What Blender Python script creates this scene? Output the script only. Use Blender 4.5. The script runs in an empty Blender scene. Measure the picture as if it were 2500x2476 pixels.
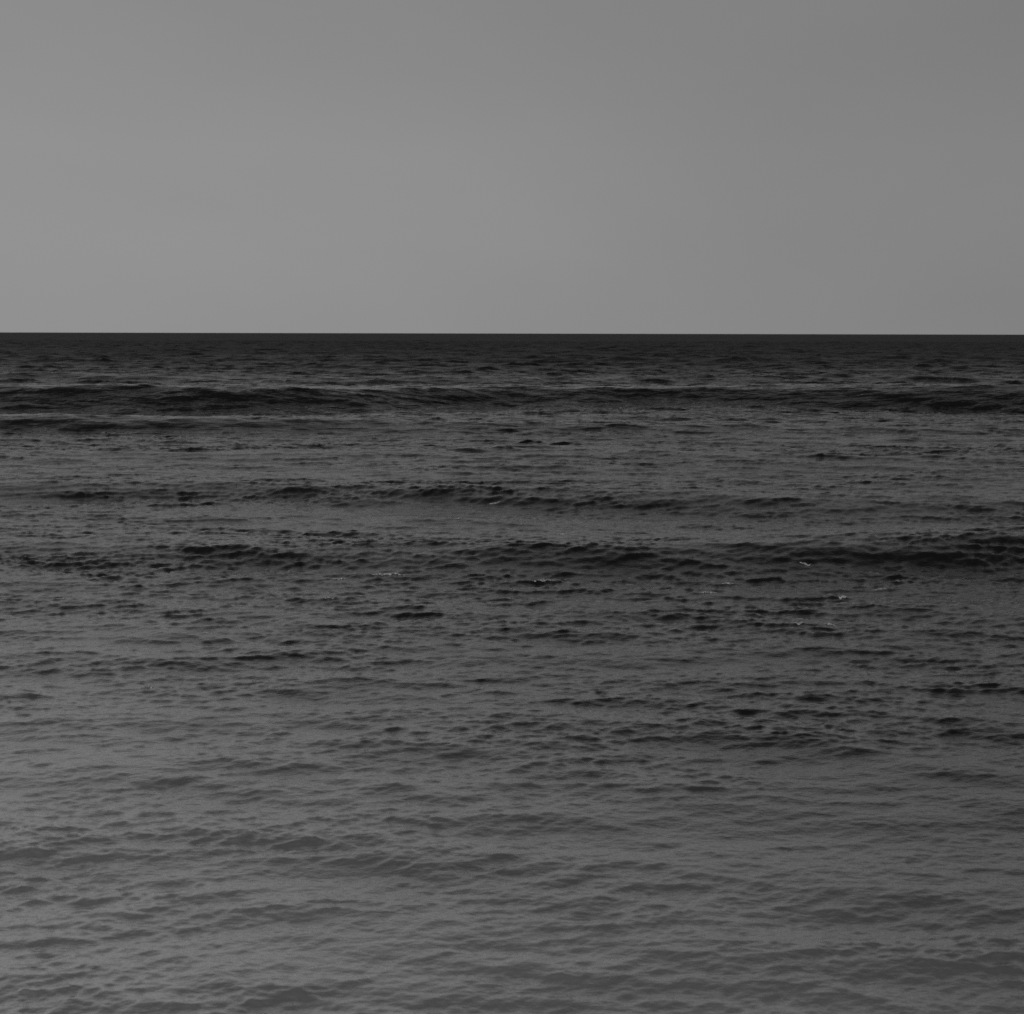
import bpy, math
import numpy as np
from mathutils import Vector

C = bpy.context.scene
COL = C.collection
R = math.radians

# ------------------------------------------------------------------ camera
CAM_H = 6.0
FPX, W, H = 1472.0, 1024.0, 1014.0
cam_d = bpy.data.cameras.new("camera")
cam = bpy.data.objects.new("camera", cam_d)
COL.objects.link(cam)
cam_d.sensor_width = 36.0
cam_d.lens = 36.0 * FPX / W
cam_d.clip_start = 0.1
cam_d.clip_end = 100000.0
PITCH = math.atan((H / 2 - 333.3) / FPX)
cam.location = (0, 0, CAM_H)
cam.rotation_euler = (R(90) - PITCH, R(-0.125), 0)
cam_d.dof.use_dof = True
cam_d.dof.focus_distance = 55.0
cam_d.dof.aperture_fstop = 2.4
C.camera = cam

# ------------------------------------------------------------------ sky
SUN_EL, SUN_AZ = R(32), R(-172)          # azimuth measured from +Y (view) towards +X
world = bpy.data.worlds.new("World")
C.world = world
world.use_nodes = True
nt = world.node_tree
nt.nodes.clear()
N = nt.nodes.new
L = nt.links.new
out = N("ShaderNodeOutputWorld")
bg = N("ShaderNodeBackground")
sky = N("ShaderNodeTexSky")
sky.sky_type = 'NISHITA'
sky.sun_disc = False
sky.sun_elevation = SUN_EL
sky.sun_rotation = SUN_AZ
sky.air_density = 1.0
sky.dust_density = 3.0
sky.ozone_density = 1.0
bw = N("ShaderNodeRGBToBW")             # black-and-white film
L(sky.outputs[0], bw.inputs[0])

def math_node(tree, op, a, b=None, c=None, clamp=False):
    n = tree.nodes.new("ShaderNodeMath")
    n.operation = op
    n.use_clamp = clamp
    for i, v in enumerate((a, b, c)):
        if v is None:
            continue
        if isinstance(v, (int, float)):
            n.inputs[i].default_value = v
        else:
            tree.links.new(v, n.inputs[i])
    return n.outputs[0]

tc = N("ShaderNodeTexCoord")
sep = N("ShaderNodeSeparateXYZ")
L(tc.outputs["Generated"], sep.inputs[0])
# thin high overcast: a smooth deck, brighter on the left, with faint soft streaks
mp = N("ShaderNodeMapping")
mp.inputs["Scale"].default_value = (1.6, 1.6, 4.0)
mp.inputs["Rotation"].default_value = (0, R(28), R(20))
L(tc.outputs["Generated"], mp.inputs[0])
cl = N("ShaderNodeTexNoise")
cl.inputs["Scale"].default_value = 1.7
cl.inputs["Detail"].default_value = 5.0
cl.inputs["Roughness"].default_value = 0.5
cl.inputs["Distortion"].default_value = 0.4
L(mp.outputs[0], cl.inputs[0])
SKY_BASE, SKY_SIDE, AUR_A, AUR_P = 2.3, -0.9, 1.2, 1.5
zup = math_node(nt, 'MAXIMUM', sep.outputs[2], 0.0)
deck = math_node(nt, 'MULTIPLY_ADD', sep.outputs[0], SKY_SIDE, SKY_BASE)
fr = N("ShaderNodeMapRange")            # darker overhead, like a filtered clear sky; shaped to keep wave faces dark
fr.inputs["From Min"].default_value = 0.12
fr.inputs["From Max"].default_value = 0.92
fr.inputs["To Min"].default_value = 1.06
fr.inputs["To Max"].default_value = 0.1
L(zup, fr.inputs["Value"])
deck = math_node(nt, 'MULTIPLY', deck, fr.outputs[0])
hi = N("ShaderNodeMapRange")            # added brighter band above the view, lifting the near water's reflection
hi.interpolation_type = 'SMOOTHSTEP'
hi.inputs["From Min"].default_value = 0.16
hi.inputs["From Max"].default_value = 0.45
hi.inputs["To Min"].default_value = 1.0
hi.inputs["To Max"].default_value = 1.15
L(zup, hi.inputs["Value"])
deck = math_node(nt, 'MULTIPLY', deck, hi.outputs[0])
streak = math_node(nt, 'MULTIPLY_ADD', cl.outputs[0], 0.22, 0.89)
deck = math_node(nt, 'MULTIPLY', deck, streak)
# veiled sun: a broad aureole in the haze round the sun
dotn = N("ShaderNodeVectorMath")
dotn.operation = 'DOT_PRODUCT'
L(tc.outputs["Generated"], dotn.inputs[0])
dotn.inputs[1].default_value = (math.sin(SUN_AZ) * math.cos(SUN_EL), math.cos(SUN_AZ) * math.cos(SUN_EL), math.sin(SUN_EL))
lobe = math_node(nt, 'POWER', math_node(nt, 'MAXIMUM', dotn.outputs["Value"], 0.0), AUR_P)
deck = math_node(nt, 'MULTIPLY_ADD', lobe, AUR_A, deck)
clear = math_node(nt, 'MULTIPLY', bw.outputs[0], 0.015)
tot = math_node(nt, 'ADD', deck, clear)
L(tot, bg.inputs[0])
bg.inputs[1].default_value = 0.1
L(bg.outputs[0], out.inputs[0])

# ------------------------------------------------------------------ sun behind the overcast
sd = bpy.data.lights.new("sun", 'SUN')
sun = bpy.data.objects.new("sun", sd)
COL.objects.link(sun)
sd.energy = 1.2
sd.angle = R(12)
sd.color = (1, 1, 1)
sdir = Vector((math.sin(SUN_AZ) * math.cos(SUN_EL), math.cos(SUN_AZ) * math.cos(SUN_EL), math.sin(SUN_EL)))
sun.rotation_euler = (-sdir).to_track_quat('-Z', 'Y').to_euler()

# ------------------------------------------------------------------ exposure
C.view_settings.view_transform = 'Standard'
C.view_settings.look = 'None'
C.view_settings.gamma = 1.0
C.view_settings.exposure = 0.05
C.view_settings.use_curve_mapping = False
C.cycles.use_denoising = False

# ------------------------------------------------------------------ wave field
rng = np.random.default_rng(11)

class Tile:
    """A periodic patch of sea made from a directional wave spectrum."""
    def __init__(self, size, n, lmin, lmax, slope, heading, spread, rot, slant=0.0, power=4.0):
        self.size, self.n, self.rot = size, n, rot
        k1 = 2 * np.pi * np.fft.fftfreq(n, size / n)
        kx, ky = np.meshgrid(k1, k1, indexing='ij')
        k = np.hypot(kx, ky); k[0, 0] = 1e9
        th = np.arctan2(ky, kx)
        kmin, kmax = 2 * np.pi / lmax, 2 * np.pi / lmin
        P = k ** (-power) * np.exp(-(kmin / k) ** 4) * np.exp(-(k / kmax) ** 4)
        d = np.abs(np.cos(th - heading - rot))
        d2 = np.abs(np.cos(th - heading - slant - rot))
        P = P * (0.03 + d ** spread + 0.6 * d2 ** spread)
        P[0, 0] = 0
        F = (rng.normal(size=(n, n)) + 1j * rng.normal(size=(n, n))) * np.sqrt(P)
        h = np.fft.ifft2(F).real
        sx = np.fft.ifft2(1j * kx * F).real
        sy = np.fft.ifft2(1j * ky * F).real
        s = slope / math.sqrt((sx ** 2 + sy ** 2).mean())
        self.h = (h * s).astype(np.float32)
        self.dx = (np.fft.ifft2(1j * kx / k * F).real * s).astype(np.float32)
        self.dy = (np.fft.ifft2(1j * ky / k * F).real * s).astype(np.float32)

    def sample(self, x, y):
        c, s = math.cos(self.rot), math.sin(self.rot)
        u = ((c * x - s * y) / self.size * self.n)
        v = ((s * x + c * y) / self.size * self.n)
        iu, iv = np.floor(u).astype(np.int64), np.floor(v).astype(np.int64)
        fu, fv = (u - iu).astype(np.float32), (v - iv).astype(np.float32)
        iu %= self.n; iv %= self.n
        iu2, iv2 = (iu + 1) % self.n, (iv + 1) % self.n
        def g(a):
            return (a[iu, iv] * (1 - fu) * (1 - fv) + a[iu2, iv] * fu * (1 - fv)
                    + a[iu, iv2] * (1 - fu) * fv + a[iu2, iv2] * fu * fv)
        h, dx, dy = g(self.h), g(self.dx), g(self.dy)
        return h, c * dx + s * dy, -s * dx + c * dy

Y0 = math.pi / 2
t_swell = Tile(613.0, 512, 4.0, 40.0, 0.035, Y0 + 0.03, 14, 0.0)
t_long = Tile(117.0, 1024, 0.6, 4.0, 0.085, Y0 + 0.03, 10, 0.31, slant=-0.4)
t_short = Tile(16.1, 1024, 0.06, 0.75, 0.27, Y0 - 0.04, 5, -0.23, slant=0.5, power=3.3)
t_off = Tile(397.0, 1024, 2.2, 13.0, 0.18, Y0 - 0.03, 12, -0.4, slant=0.25)
t_gust = Tile(71.0, 512, 1.2, 25.0, 1.0, Y0, 3, 0.5, power=2.6)
t_gust.h /= t_gust.h.std()

def lerp_px(xs, table):
    a = np.array(table, dtype=np.float64)
    return np.interp(xs, a[:, 0], a[:, 1])

# individual swells rolling in: crest distance against bearing (x / y), height against bearing
# front = steepness length of the shoreward face, back = of the seaward one
SWELLS = [
    dict(y=[(-.4, 125), (-.2, 125), (0, 130), (.2, 126), (.4, 122)], a=[(-.4, 1.6), (-.25, 1.5), (-.08, 1.35), (.08, 1.35), (.2, 1.55), (.33, 1.8), (.45, 1.8)], front=3.4, back=10.0),
    dict(y=[(-.4, 95), (-.1, 93), (.1, 91), (.4, 94)], a=[(-.4, .55), (-.2, .5), (-.05, .3), (.1, .2), (.25, .28), (.4, .38)], front=2.2, back=5.0),
    dict(y=[(-.4, 55.5), (-.1, 54), (.0, 53), (.2, 51.5), (.4, 52)], a=[(-.4, .3), (-.2, .32), (0., .36), (.12, .36), (.25, .32), (.4, .3)], front=2.0, back=4.5),
    dict(y=[(-.4, 40.0), (-.2, 39.5), (.0, 38.8), (.2, 39.0), (.4, 40.0)], a=[(-.4, .2), (-.25, .3), (-.1, .3), (.05, .38), (.18, .48), (.3, .6), (.45, .62)], front=1.8, back=4.0),
    dict(y=[(-.4, 195), (0, 188), (.4, 190)], a=[(-.4, .4), (0, .5), (.4, .5)], front=5.0, back=12.0),
    dict(y=[(-.4, 330), (0, 318), (.4, 330)], a=[(-.4, .5), (0, .5), (.4, .6)], front=7.0, back=16.0),
]

def swells(x, y):
    b = x / np.maximum(y, 5.0)
    z = np.zeros_like(x)
    wob = 0.0
    for i, s in enumerate(SWELLS):
        yc = lerp_px(b, s['y']) + 0.9 * s['front'] * (np.sin(x / (4.1 * s['front']) + i * 1.7) * 0.35 + np.sin(x / (9.3 * s['front']) + i) * 0.5)
        d = y - yc
        w = np.where(d < 0, s['front'], s['back'])
        z += lerp_px(b, s['a']) * (np.exp(-(d / w) ** 2) - 0.25 * np.exp(-((d + 2.2 * s['front']) / (1.6 * s['front'])) ** 2))
    return z

def sea(x, y):
    h0, _, dy0 = t_swell.sample(x, y)
    h3, dx3, dy3 = t_off.sample(x, y)
    h1, dx1, dy1 = t_long.sample(x, y)
    h2, dx2, dy2 = t_short.sample(x, y)
    gu, _, _ = t_gust.sample(x, y)
    gu = np.clip(np.exp(0.3 * gu) * 0.98, 0.4, 1.7)
    r = np.hypot(x, y)
    short_gain = np.interp(r, [9, 14, 22, 40, 90, 1e5], [0.62, 0.68, 0.85, 1.15, 1.2, 1.1])   # short-wave height by distance, flattened close in for fewer dark faces
    g1 = np.sqrt(gu) * np.interp(r, [9, 14, 30, 60, 100, 1e5], [0.75, 0.8, 0.95, 1.1, 1.7, 1.8])
    g2 = gu * short_gain
    g3 = np.sqrt(gu) * np.interp(r, [70, 220, 1e5], [0.0, 1.0, 1.0])
    fade = np.interp(r, [5000, 15000], [1.0, 0.0])
    z = (h0 * np.interp(r, [30, 90, 1e5], [0.3, 1, 1]) + h1 * g1 + h2 * g2 + h3 * g3) * fade + swells(x, y)
    X = x + (dx3 * g3 + dx1 * g1 + 0.6 * dx2 * g2) * fade
    lean = 0.5 * (h1 * g1 + h2 * g2) * fade      # shoreward faces are the steeper ones
    Y = y - lean + (dy3 * g3 + dy1 * g1 + 0.6 * dy2 * g2) * fade
    return X, Y, z

# ------------------------------------------------------------------ water sheet, cells growing with distance
near = [-20000., -4000., -1000., -300., -100., -40., -15., -5., 0., 4., 7.]
fine = list(np.exp(np.arange(math.log(8.5), math.log(1100.), 0.0027)))
far = list(np.exp(np.arange(math.log(1103.), math.log(5000.), 0.012))) + list(np.exp(np.linspace(math.log(5100.), math.log(40000.), 30)))
ys = np.array(near + fine + far)
t_in = np.linspace(-0.44, 0.44, 740)
t_out = np.array([0.46, 0.5, 0.56, 0.65, 0.8, 1.0, 1.4, 2.0, 3.5, 7.0, 20.0])
ts = np.concatenate([-t_out[::-1], t_in, t_out])
NR, NC = len(ys), len(ts)
wid = np.sqrt(ys ** 2 + 2.0 ** 2)
gx = (ts[None, :] * wid[:, None]).ravel()
gy = np.repeat(ys, NC)
X, Y, Z = sea(gx, gy)
co = np.stack([X, Y, Z], 1).astype(np.float32)

me = bpy.data.meshes.new("water")
idx = np.arange(NR * NC, dtype=np.int32).reshape(NR, NC)
quads = np.stack([idx[:-1, :-1], idx[:-1, 1:], idx[1:, 1:], idx[1:, :-1]], -1).reshape(-1, 4)
me.vertices.add(len(co))
me.vertices.foreach_set("co", co.ravel())
me.loops.add(quads.size)
me.loops.foreach_set("vertex_index", quads.ravel())
me.polygons.add(len(quads))
me.polygons.foreach_set("loop_start", np.arange(0, quads.size, 4, dtype=np.int32))
me.polygons.foreach_set("use_smooth", np.ones(len(quads), dtype=bool))
me.update(calc_edges=True)
water = bpy.data.objects.new("water", me)
COL.objects.link(water)
water["kind"] = "structure"

# ------------------------------------------------------------------ water material
def new_mat(name):
    m = bpy.data.materials.new(name)
    m.use_nodes = True
    return m, m.node_tree, m.node_tree.nodes["Principled BSDF"]

m, t, p = new_mat("sea_water")
geo = t.nodes.new("ShaderNodeNewGeometry")
sp = t.nodes.new("ShaderNodeSeparateXYZ")
t.links.new(geo.outputs["Position"], sp.inputs[0])
ior = t.nodes.new("ShaderNodeMapRange")         # index held the same near and far
ior.interpolation_type = 'SMOOTHSTEP'
ior.inputs["From Min"].default_value = 12.0
ior.inputs["From Max"].default_value = 75.0
ior.inputs["To Min"].default_value = 1.42
ior.inputs["To Max"].default_value = 1.42
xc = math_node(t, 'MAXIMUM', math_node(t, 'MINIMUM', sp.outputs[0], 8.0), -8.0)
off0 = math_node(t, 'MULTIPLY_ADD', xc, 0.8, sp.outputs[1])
t.links.new(off0, ior.inputs["Value"])
t.links.new(ior.outputs[0], p.inputs["IOR"])
# roughness rises with distance, standing in for unresolved waves and darkening the far sea
wp = t.nodes.new("ShaderNodeTexNoise")          # random elongated patches in that roughness
wpm = t.nodes.new("ShaderNodeMapping")
wpm.inputs["Scale"].default_value = (0.012, 0.05, 1.0)
t.links.new(geo.outputs["Position"], wpm.inputs[0])
t.links.new(wpm.outputs[0], wp.inputs["Vector"])
wp.inputs["Scale"].default_value = 1.0
wp.inputs["Detail"].default_value = 4.0
ymax = math_node(t, 'MAXIMUM', sp.outputs[1], 152.0)
inv = math_node(t, 'SUBTRACT', 1.0, math_node(t, 'DIVIDE', 150.0, ymax))
wfac = math_node(t, 'MULTIPLY_ADD', wp.outputs[0], 0.6, 0.42)
rough = math_node(t, 'MULTIPLY_ADD', inv, wfac, 0.07, clamp=True)
t.links.new(rough, p.inputs["Roughness"])
# foreground brightness painted into the body colour: paler near and to the left
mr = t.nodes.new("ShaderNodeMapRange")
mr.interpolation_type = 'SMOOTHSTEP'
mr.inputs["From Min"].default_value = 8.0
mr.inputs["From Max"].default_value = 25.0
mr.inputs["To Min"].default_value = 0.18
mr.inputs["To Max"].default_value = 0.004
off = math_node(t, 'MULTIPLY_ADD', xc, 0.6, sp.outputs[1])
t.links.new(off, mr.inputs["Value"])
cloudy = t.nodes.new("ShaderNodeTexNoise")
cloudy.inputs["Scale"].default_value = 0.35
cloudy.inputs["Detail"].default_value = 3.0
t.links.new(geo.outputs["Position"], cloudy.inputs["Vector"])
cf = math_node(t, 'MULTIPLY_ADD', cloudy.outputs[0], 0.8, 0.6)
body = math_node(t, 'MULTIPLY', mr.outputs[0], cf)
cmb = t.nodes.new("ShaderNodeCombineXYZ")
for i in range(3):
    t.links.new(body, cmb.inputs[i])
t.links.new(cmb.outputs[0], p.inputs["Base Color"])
# capillary ripples too small for the mesh
mpg = t.nodes.new("ShaderNodeMapping")
mpg.inputs["Scale"].default_value = (0.55, 1.0, 1.0)
mpg.inputs["Rotation"].default_value = (0, 0, R(-8))
t.links.new(geo.outputs["Position"], mpg.inputs[0])
rip = t.nodes.new("ShaderNodeTexNoise")
rip.inputs["Scale"].default_value = 16.0
rip.inputs["Detail"].default_value = 4.0
rip.inputs["Roughness"].default_value = 0.55
t.links.new(mpg.outputs[0], rip.inputs["Vector"])
# offshore chop finer than the mesh cells out there
mpc = t.nodes.new("ShaderNodeMapping")
mpc.inputs["Scale"].default_value = (0.4, 1.0, 1.0)
mpc.inputs["Rotation"].default_value = (0, 0, R(4))
t.links.new(geo.outputs["Position"], mpc.inputs[0])
chop = t.nodes.new("ShaderNodeTexNoise")
chop.inputs["Scale"].default_value = 0.9
chop.inputs["Detail"].default_value = 3.5
chop.inputs["Roughness"].default_value = 0.55
t.links.new(mpc.outputs[0], chop.inputs["Vector"])
cw = t.nodes.new("ShaderNodeMapRange")
cw.interpolation_type = 'SMOOTHSTEP'
cw.inputs["From Min"].default_value = 45.0
cw.inputs["From Max"].default_value = 130.0
t.links.new(sp.outputs[1], cw.inputs["Value"])
bump0 = t.nodes.new("ShaderNodeBump")
bump0.inputs["Distance"].default_value = 0.35
t.links.new(cw.outputs[0], bump0.inputs["Strength"])
t.links.new(chop.outputs[0], bump0.inputs["Height"])
bump = t.nodes.new("ShaderNodeBump")
bump.inputs["Strength"].default_value = 1.0
bump.inputs["Distance"].default_value = 0.012
t.links.new(rip.outputs[0], bump.inputs["Height"])
t.links.new(bump0.outputs[0], bump.inputs["Normal"])
t.links.new(bump.outputs[0], p.inputs["Normal"])
# foreground sheen painted in: Fresnel reflection boosted beyond real water near the camera
fre = t.nodes.new("ShaderNodeFresnel")
fre.inputs["IOR"].default_value = 1.33
t.links.new(bump.outputs[0], fre.inputs["Normal"])
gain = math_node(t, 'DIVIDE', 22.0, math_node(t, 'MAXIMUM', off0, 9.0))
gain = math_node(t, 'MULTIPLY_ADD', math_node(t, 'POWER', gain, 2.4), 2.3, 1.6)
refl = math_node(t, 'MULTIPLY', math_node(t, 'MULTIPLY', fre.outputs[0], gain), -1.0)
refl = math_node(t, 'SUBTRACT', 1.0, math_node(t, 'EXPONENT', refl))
glo = t.nodes.new("ShaderNodeBsdfGlossy")
glo.inputs["Roughness"].default_value = 0.1
t.links.new(bump.outputs[0], glo.inputs["Normal"])
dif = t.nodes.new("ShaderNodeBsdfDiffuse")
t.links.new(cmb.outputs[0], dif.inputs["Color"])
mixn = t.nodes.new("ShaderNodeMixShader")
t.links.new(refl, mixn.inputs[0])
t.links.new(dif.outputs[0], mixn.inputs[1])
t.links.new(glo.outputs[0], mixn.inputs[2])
wfar = t.nodes.new("ShaderNodeMapRange")
wfar.interpolation_type = 'SMOOTHSTEP'
wfar.inputs["From Min"].default_value = 55.0
wfar.inputs["From Max"].default_value = 150.0
t.links.new(sp.outputs[1], wfar.inputs["Value"])
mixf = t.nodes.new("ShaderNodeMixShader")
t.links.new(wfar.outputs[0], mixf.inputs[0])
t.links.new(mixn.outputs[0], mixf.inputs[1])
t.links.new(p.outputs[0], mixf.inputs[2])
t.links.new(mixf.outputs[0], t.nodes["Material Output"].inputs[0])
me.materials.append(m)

# ------------------------------------------------------------------ foam streaks on the crests
fm, ft, fp = new_mat("sea_foam")
fp.inputs["Roughness"].default_value = 0.9
fgeo = ft.nodes.new("ShaderNodeNewGeometry")
fno = ft.nodes.new("ShaderNodeTexNoise")
fno.inputs["Scale"].default_value = 22.0
fno.inputs["Detail"].default_value = 4.0
ft.links.new(fgeo.outputs["Position"], fno.inputs["Vector"])
frr = ft.nodes.new("ShaderNodeMapRange")
frr.inputs["From Min"].default_value = 0.35
frr.inputs["From Max"].default_value = 0.65
frr.inputs["To Min"].default_value = 0.05
frr.inputs["To Max"].default_value = 0.4
ft.links.new(fno.outputs[0], frr.inputs["Value"])
fcm = ft.nodes.new("ShaderNodeCombineXYZ")
for i in range(3):
    ft.links.new(frr.outputs[0], fcm.inputs[i])
ft.links.new(fcm.outputs[0], fp.inputs["Base Color"])

P3 = co.reshape(NR, NC, 3)
r2 = np.random.default_rng(5)

def foam_streak(x, y, length, depth, label):
    i0 = int(np.searchsorted(ys, y))
    dt = (t_in[1] - t_in[0])
    wloc = math.hypot(y, 2.0)
    j0 = len(t_out) + int(round((x / wloc - t_in[0]) / dt))
    n = max(4, int(round(length / wloc / dt / 2)))
    j0 = min(max(j0, len(t_out) + n), NC - len(t_out) - n - 1)
    win = P3[i0 - 9:i0 + 10, j0, 2]
    i = i0 - 9 + int(np.argmax(win))
    order = list(range(j0, j0 + n + 1)), list(range(j0, j0 - n - 1, -1))
    crest = {}
    for seq in order:                       # follow the crest line sideways
        k = i
        for j in seq:
            w = P3[k - 1:k + 2, j, 2]
            k = k - 1 + int(np.argmax(w))
            crest[j] = k
    cols = sorted(crest)
    cr = np.array([crest[j] for j in cols], float)
    ker = min(len(cols) // 2 * 2 - 1, 9)
    cr = np.convolve(np.pad(cr, ker // 2, mode='edge'), np.ones(ker) / ker, 'valid')
    wig = np.cumsum(r2.normal(size=len(cols))) * 0.25
    crest = {j: int(round(i + np.clip(v - i, -1, 1) + np.clip(g, -0.6, 0.6))) for j, v, g in zip(cols, cr, wig)}
    verts, faces, K = [], [], 7
    for q, j in enumerate(cols):
        s = (j - j0) / n
        half = depth * (1 - abs(s) ** 1.6) * (0.55 + 0.6 * r2.random()) + 0.004
        shift = -half * 0.9
        c = crest[j]
        y0 = P3[c, j, 1]
        yy, zz, xx = P3[c - 8:c + 9, j, 1], P3[c - 8:c + 9, j, 2], P3[c - 8:c + 9, j, 0]
        o = np.argsort(yy)
        for m_ in range(K):
            v = -1 + 2 * m_ / (K - 1)
            yp = y0 + shift + v * half
            verts.append((float(np.interp(yp, yy[o], xx[o])), float(yp),
                          float(np.interp(yp, yy[o], zz[o])) + 0.03 * (1 - v * v) * (0.6 + 0.8 * r2.random()) * min(1, half / 0.05) - 0.006 * (v * v)))
    for q in range(len(cols) - 1):
        for m_ in range(K - 1):
            a = q * K + m_
            faces.append((a, a + K, a + K + 1, a + 1))
    base = Vector(verts[len(verts) // 2])
    f = bpy.data.meshes.new("foam_streak")
    f.from_pydata([tuple(Vector(v) - base) for v in verts], [], faces)
    f.polygons.foreach_set("use_smooth", [True] * len(f.polygons))
    f.materials.append(fm)
    f.update()
    o_ = bpy.data.objects.new("foam_streak", f)
    o_.location = base
    COL.objects.link(o_)
    o_["label"] = label
    o_["category"] = "foam"
    o_["group"] = "foam streaks on the swell crests"

FOAM = [
    (-2.98, 35.38, 0.90, .05, "longest thin white foam line, on the dark middle swell just left of centre"),
    (0.82, 35.22, 0.71, .05, "curved white foam line on the dark middle swell just right of centre"),
    (-4.17, 35.14, 0.20, .05, "upper of two tiny foam flecks left of the longest foam line"),
    (-4.17, 33.53, 0.20, .05, "lower of two tiny foam flecks left of the longest foam line"),
    (4.48, 33.17, 0.45, .05, "pale foam streak below the dark middle swell, right of the curved foam line"),
    (5.16, 34.59, 0.30, .04, "short foam streak on the dark middle swell, right of the curved foam line"),
    (7.32, 36.12, 0.24, .04, "small foam fleck highest on the dark right part of the middle swell"),
    (8.61, 33.98, 0.30, .04, "rightmost foam streak, on the water below the darkest part of the middle swell"),
    (7.58, 33.03, 0.33, .05, "foam streak below and left of the rightmost foam streak"),
    (-0.62, 50.57, 0.30, .06, "small foam fleck near the centre on the crest of the farther dark swell"),
    (-1.70, 46.37, 0.26, .05, "small foam fleck in front of the farther dark swell left of centre"),
    (-17.76, 50.90, 0.60, .09, "foam streak on the farther swell at the extreme left edge"),
    (-6.18, 24.44, 0.20, .04, "nearest foam fleck, alone on the grey water at the left"),
    (1.58, 44.77, 0.28, .05, "small foam fleck in front of the farther dark swell right of centre"),
    (6.78, 30.72, 0.22, .04, "right one of a pair of near foam flecks at the right"),
    (6.03, 30.60, 0.24, .04, "left one of a pair of near foam flecks at the right"),
]
for args in FOAM:
    foam_streak(*args)
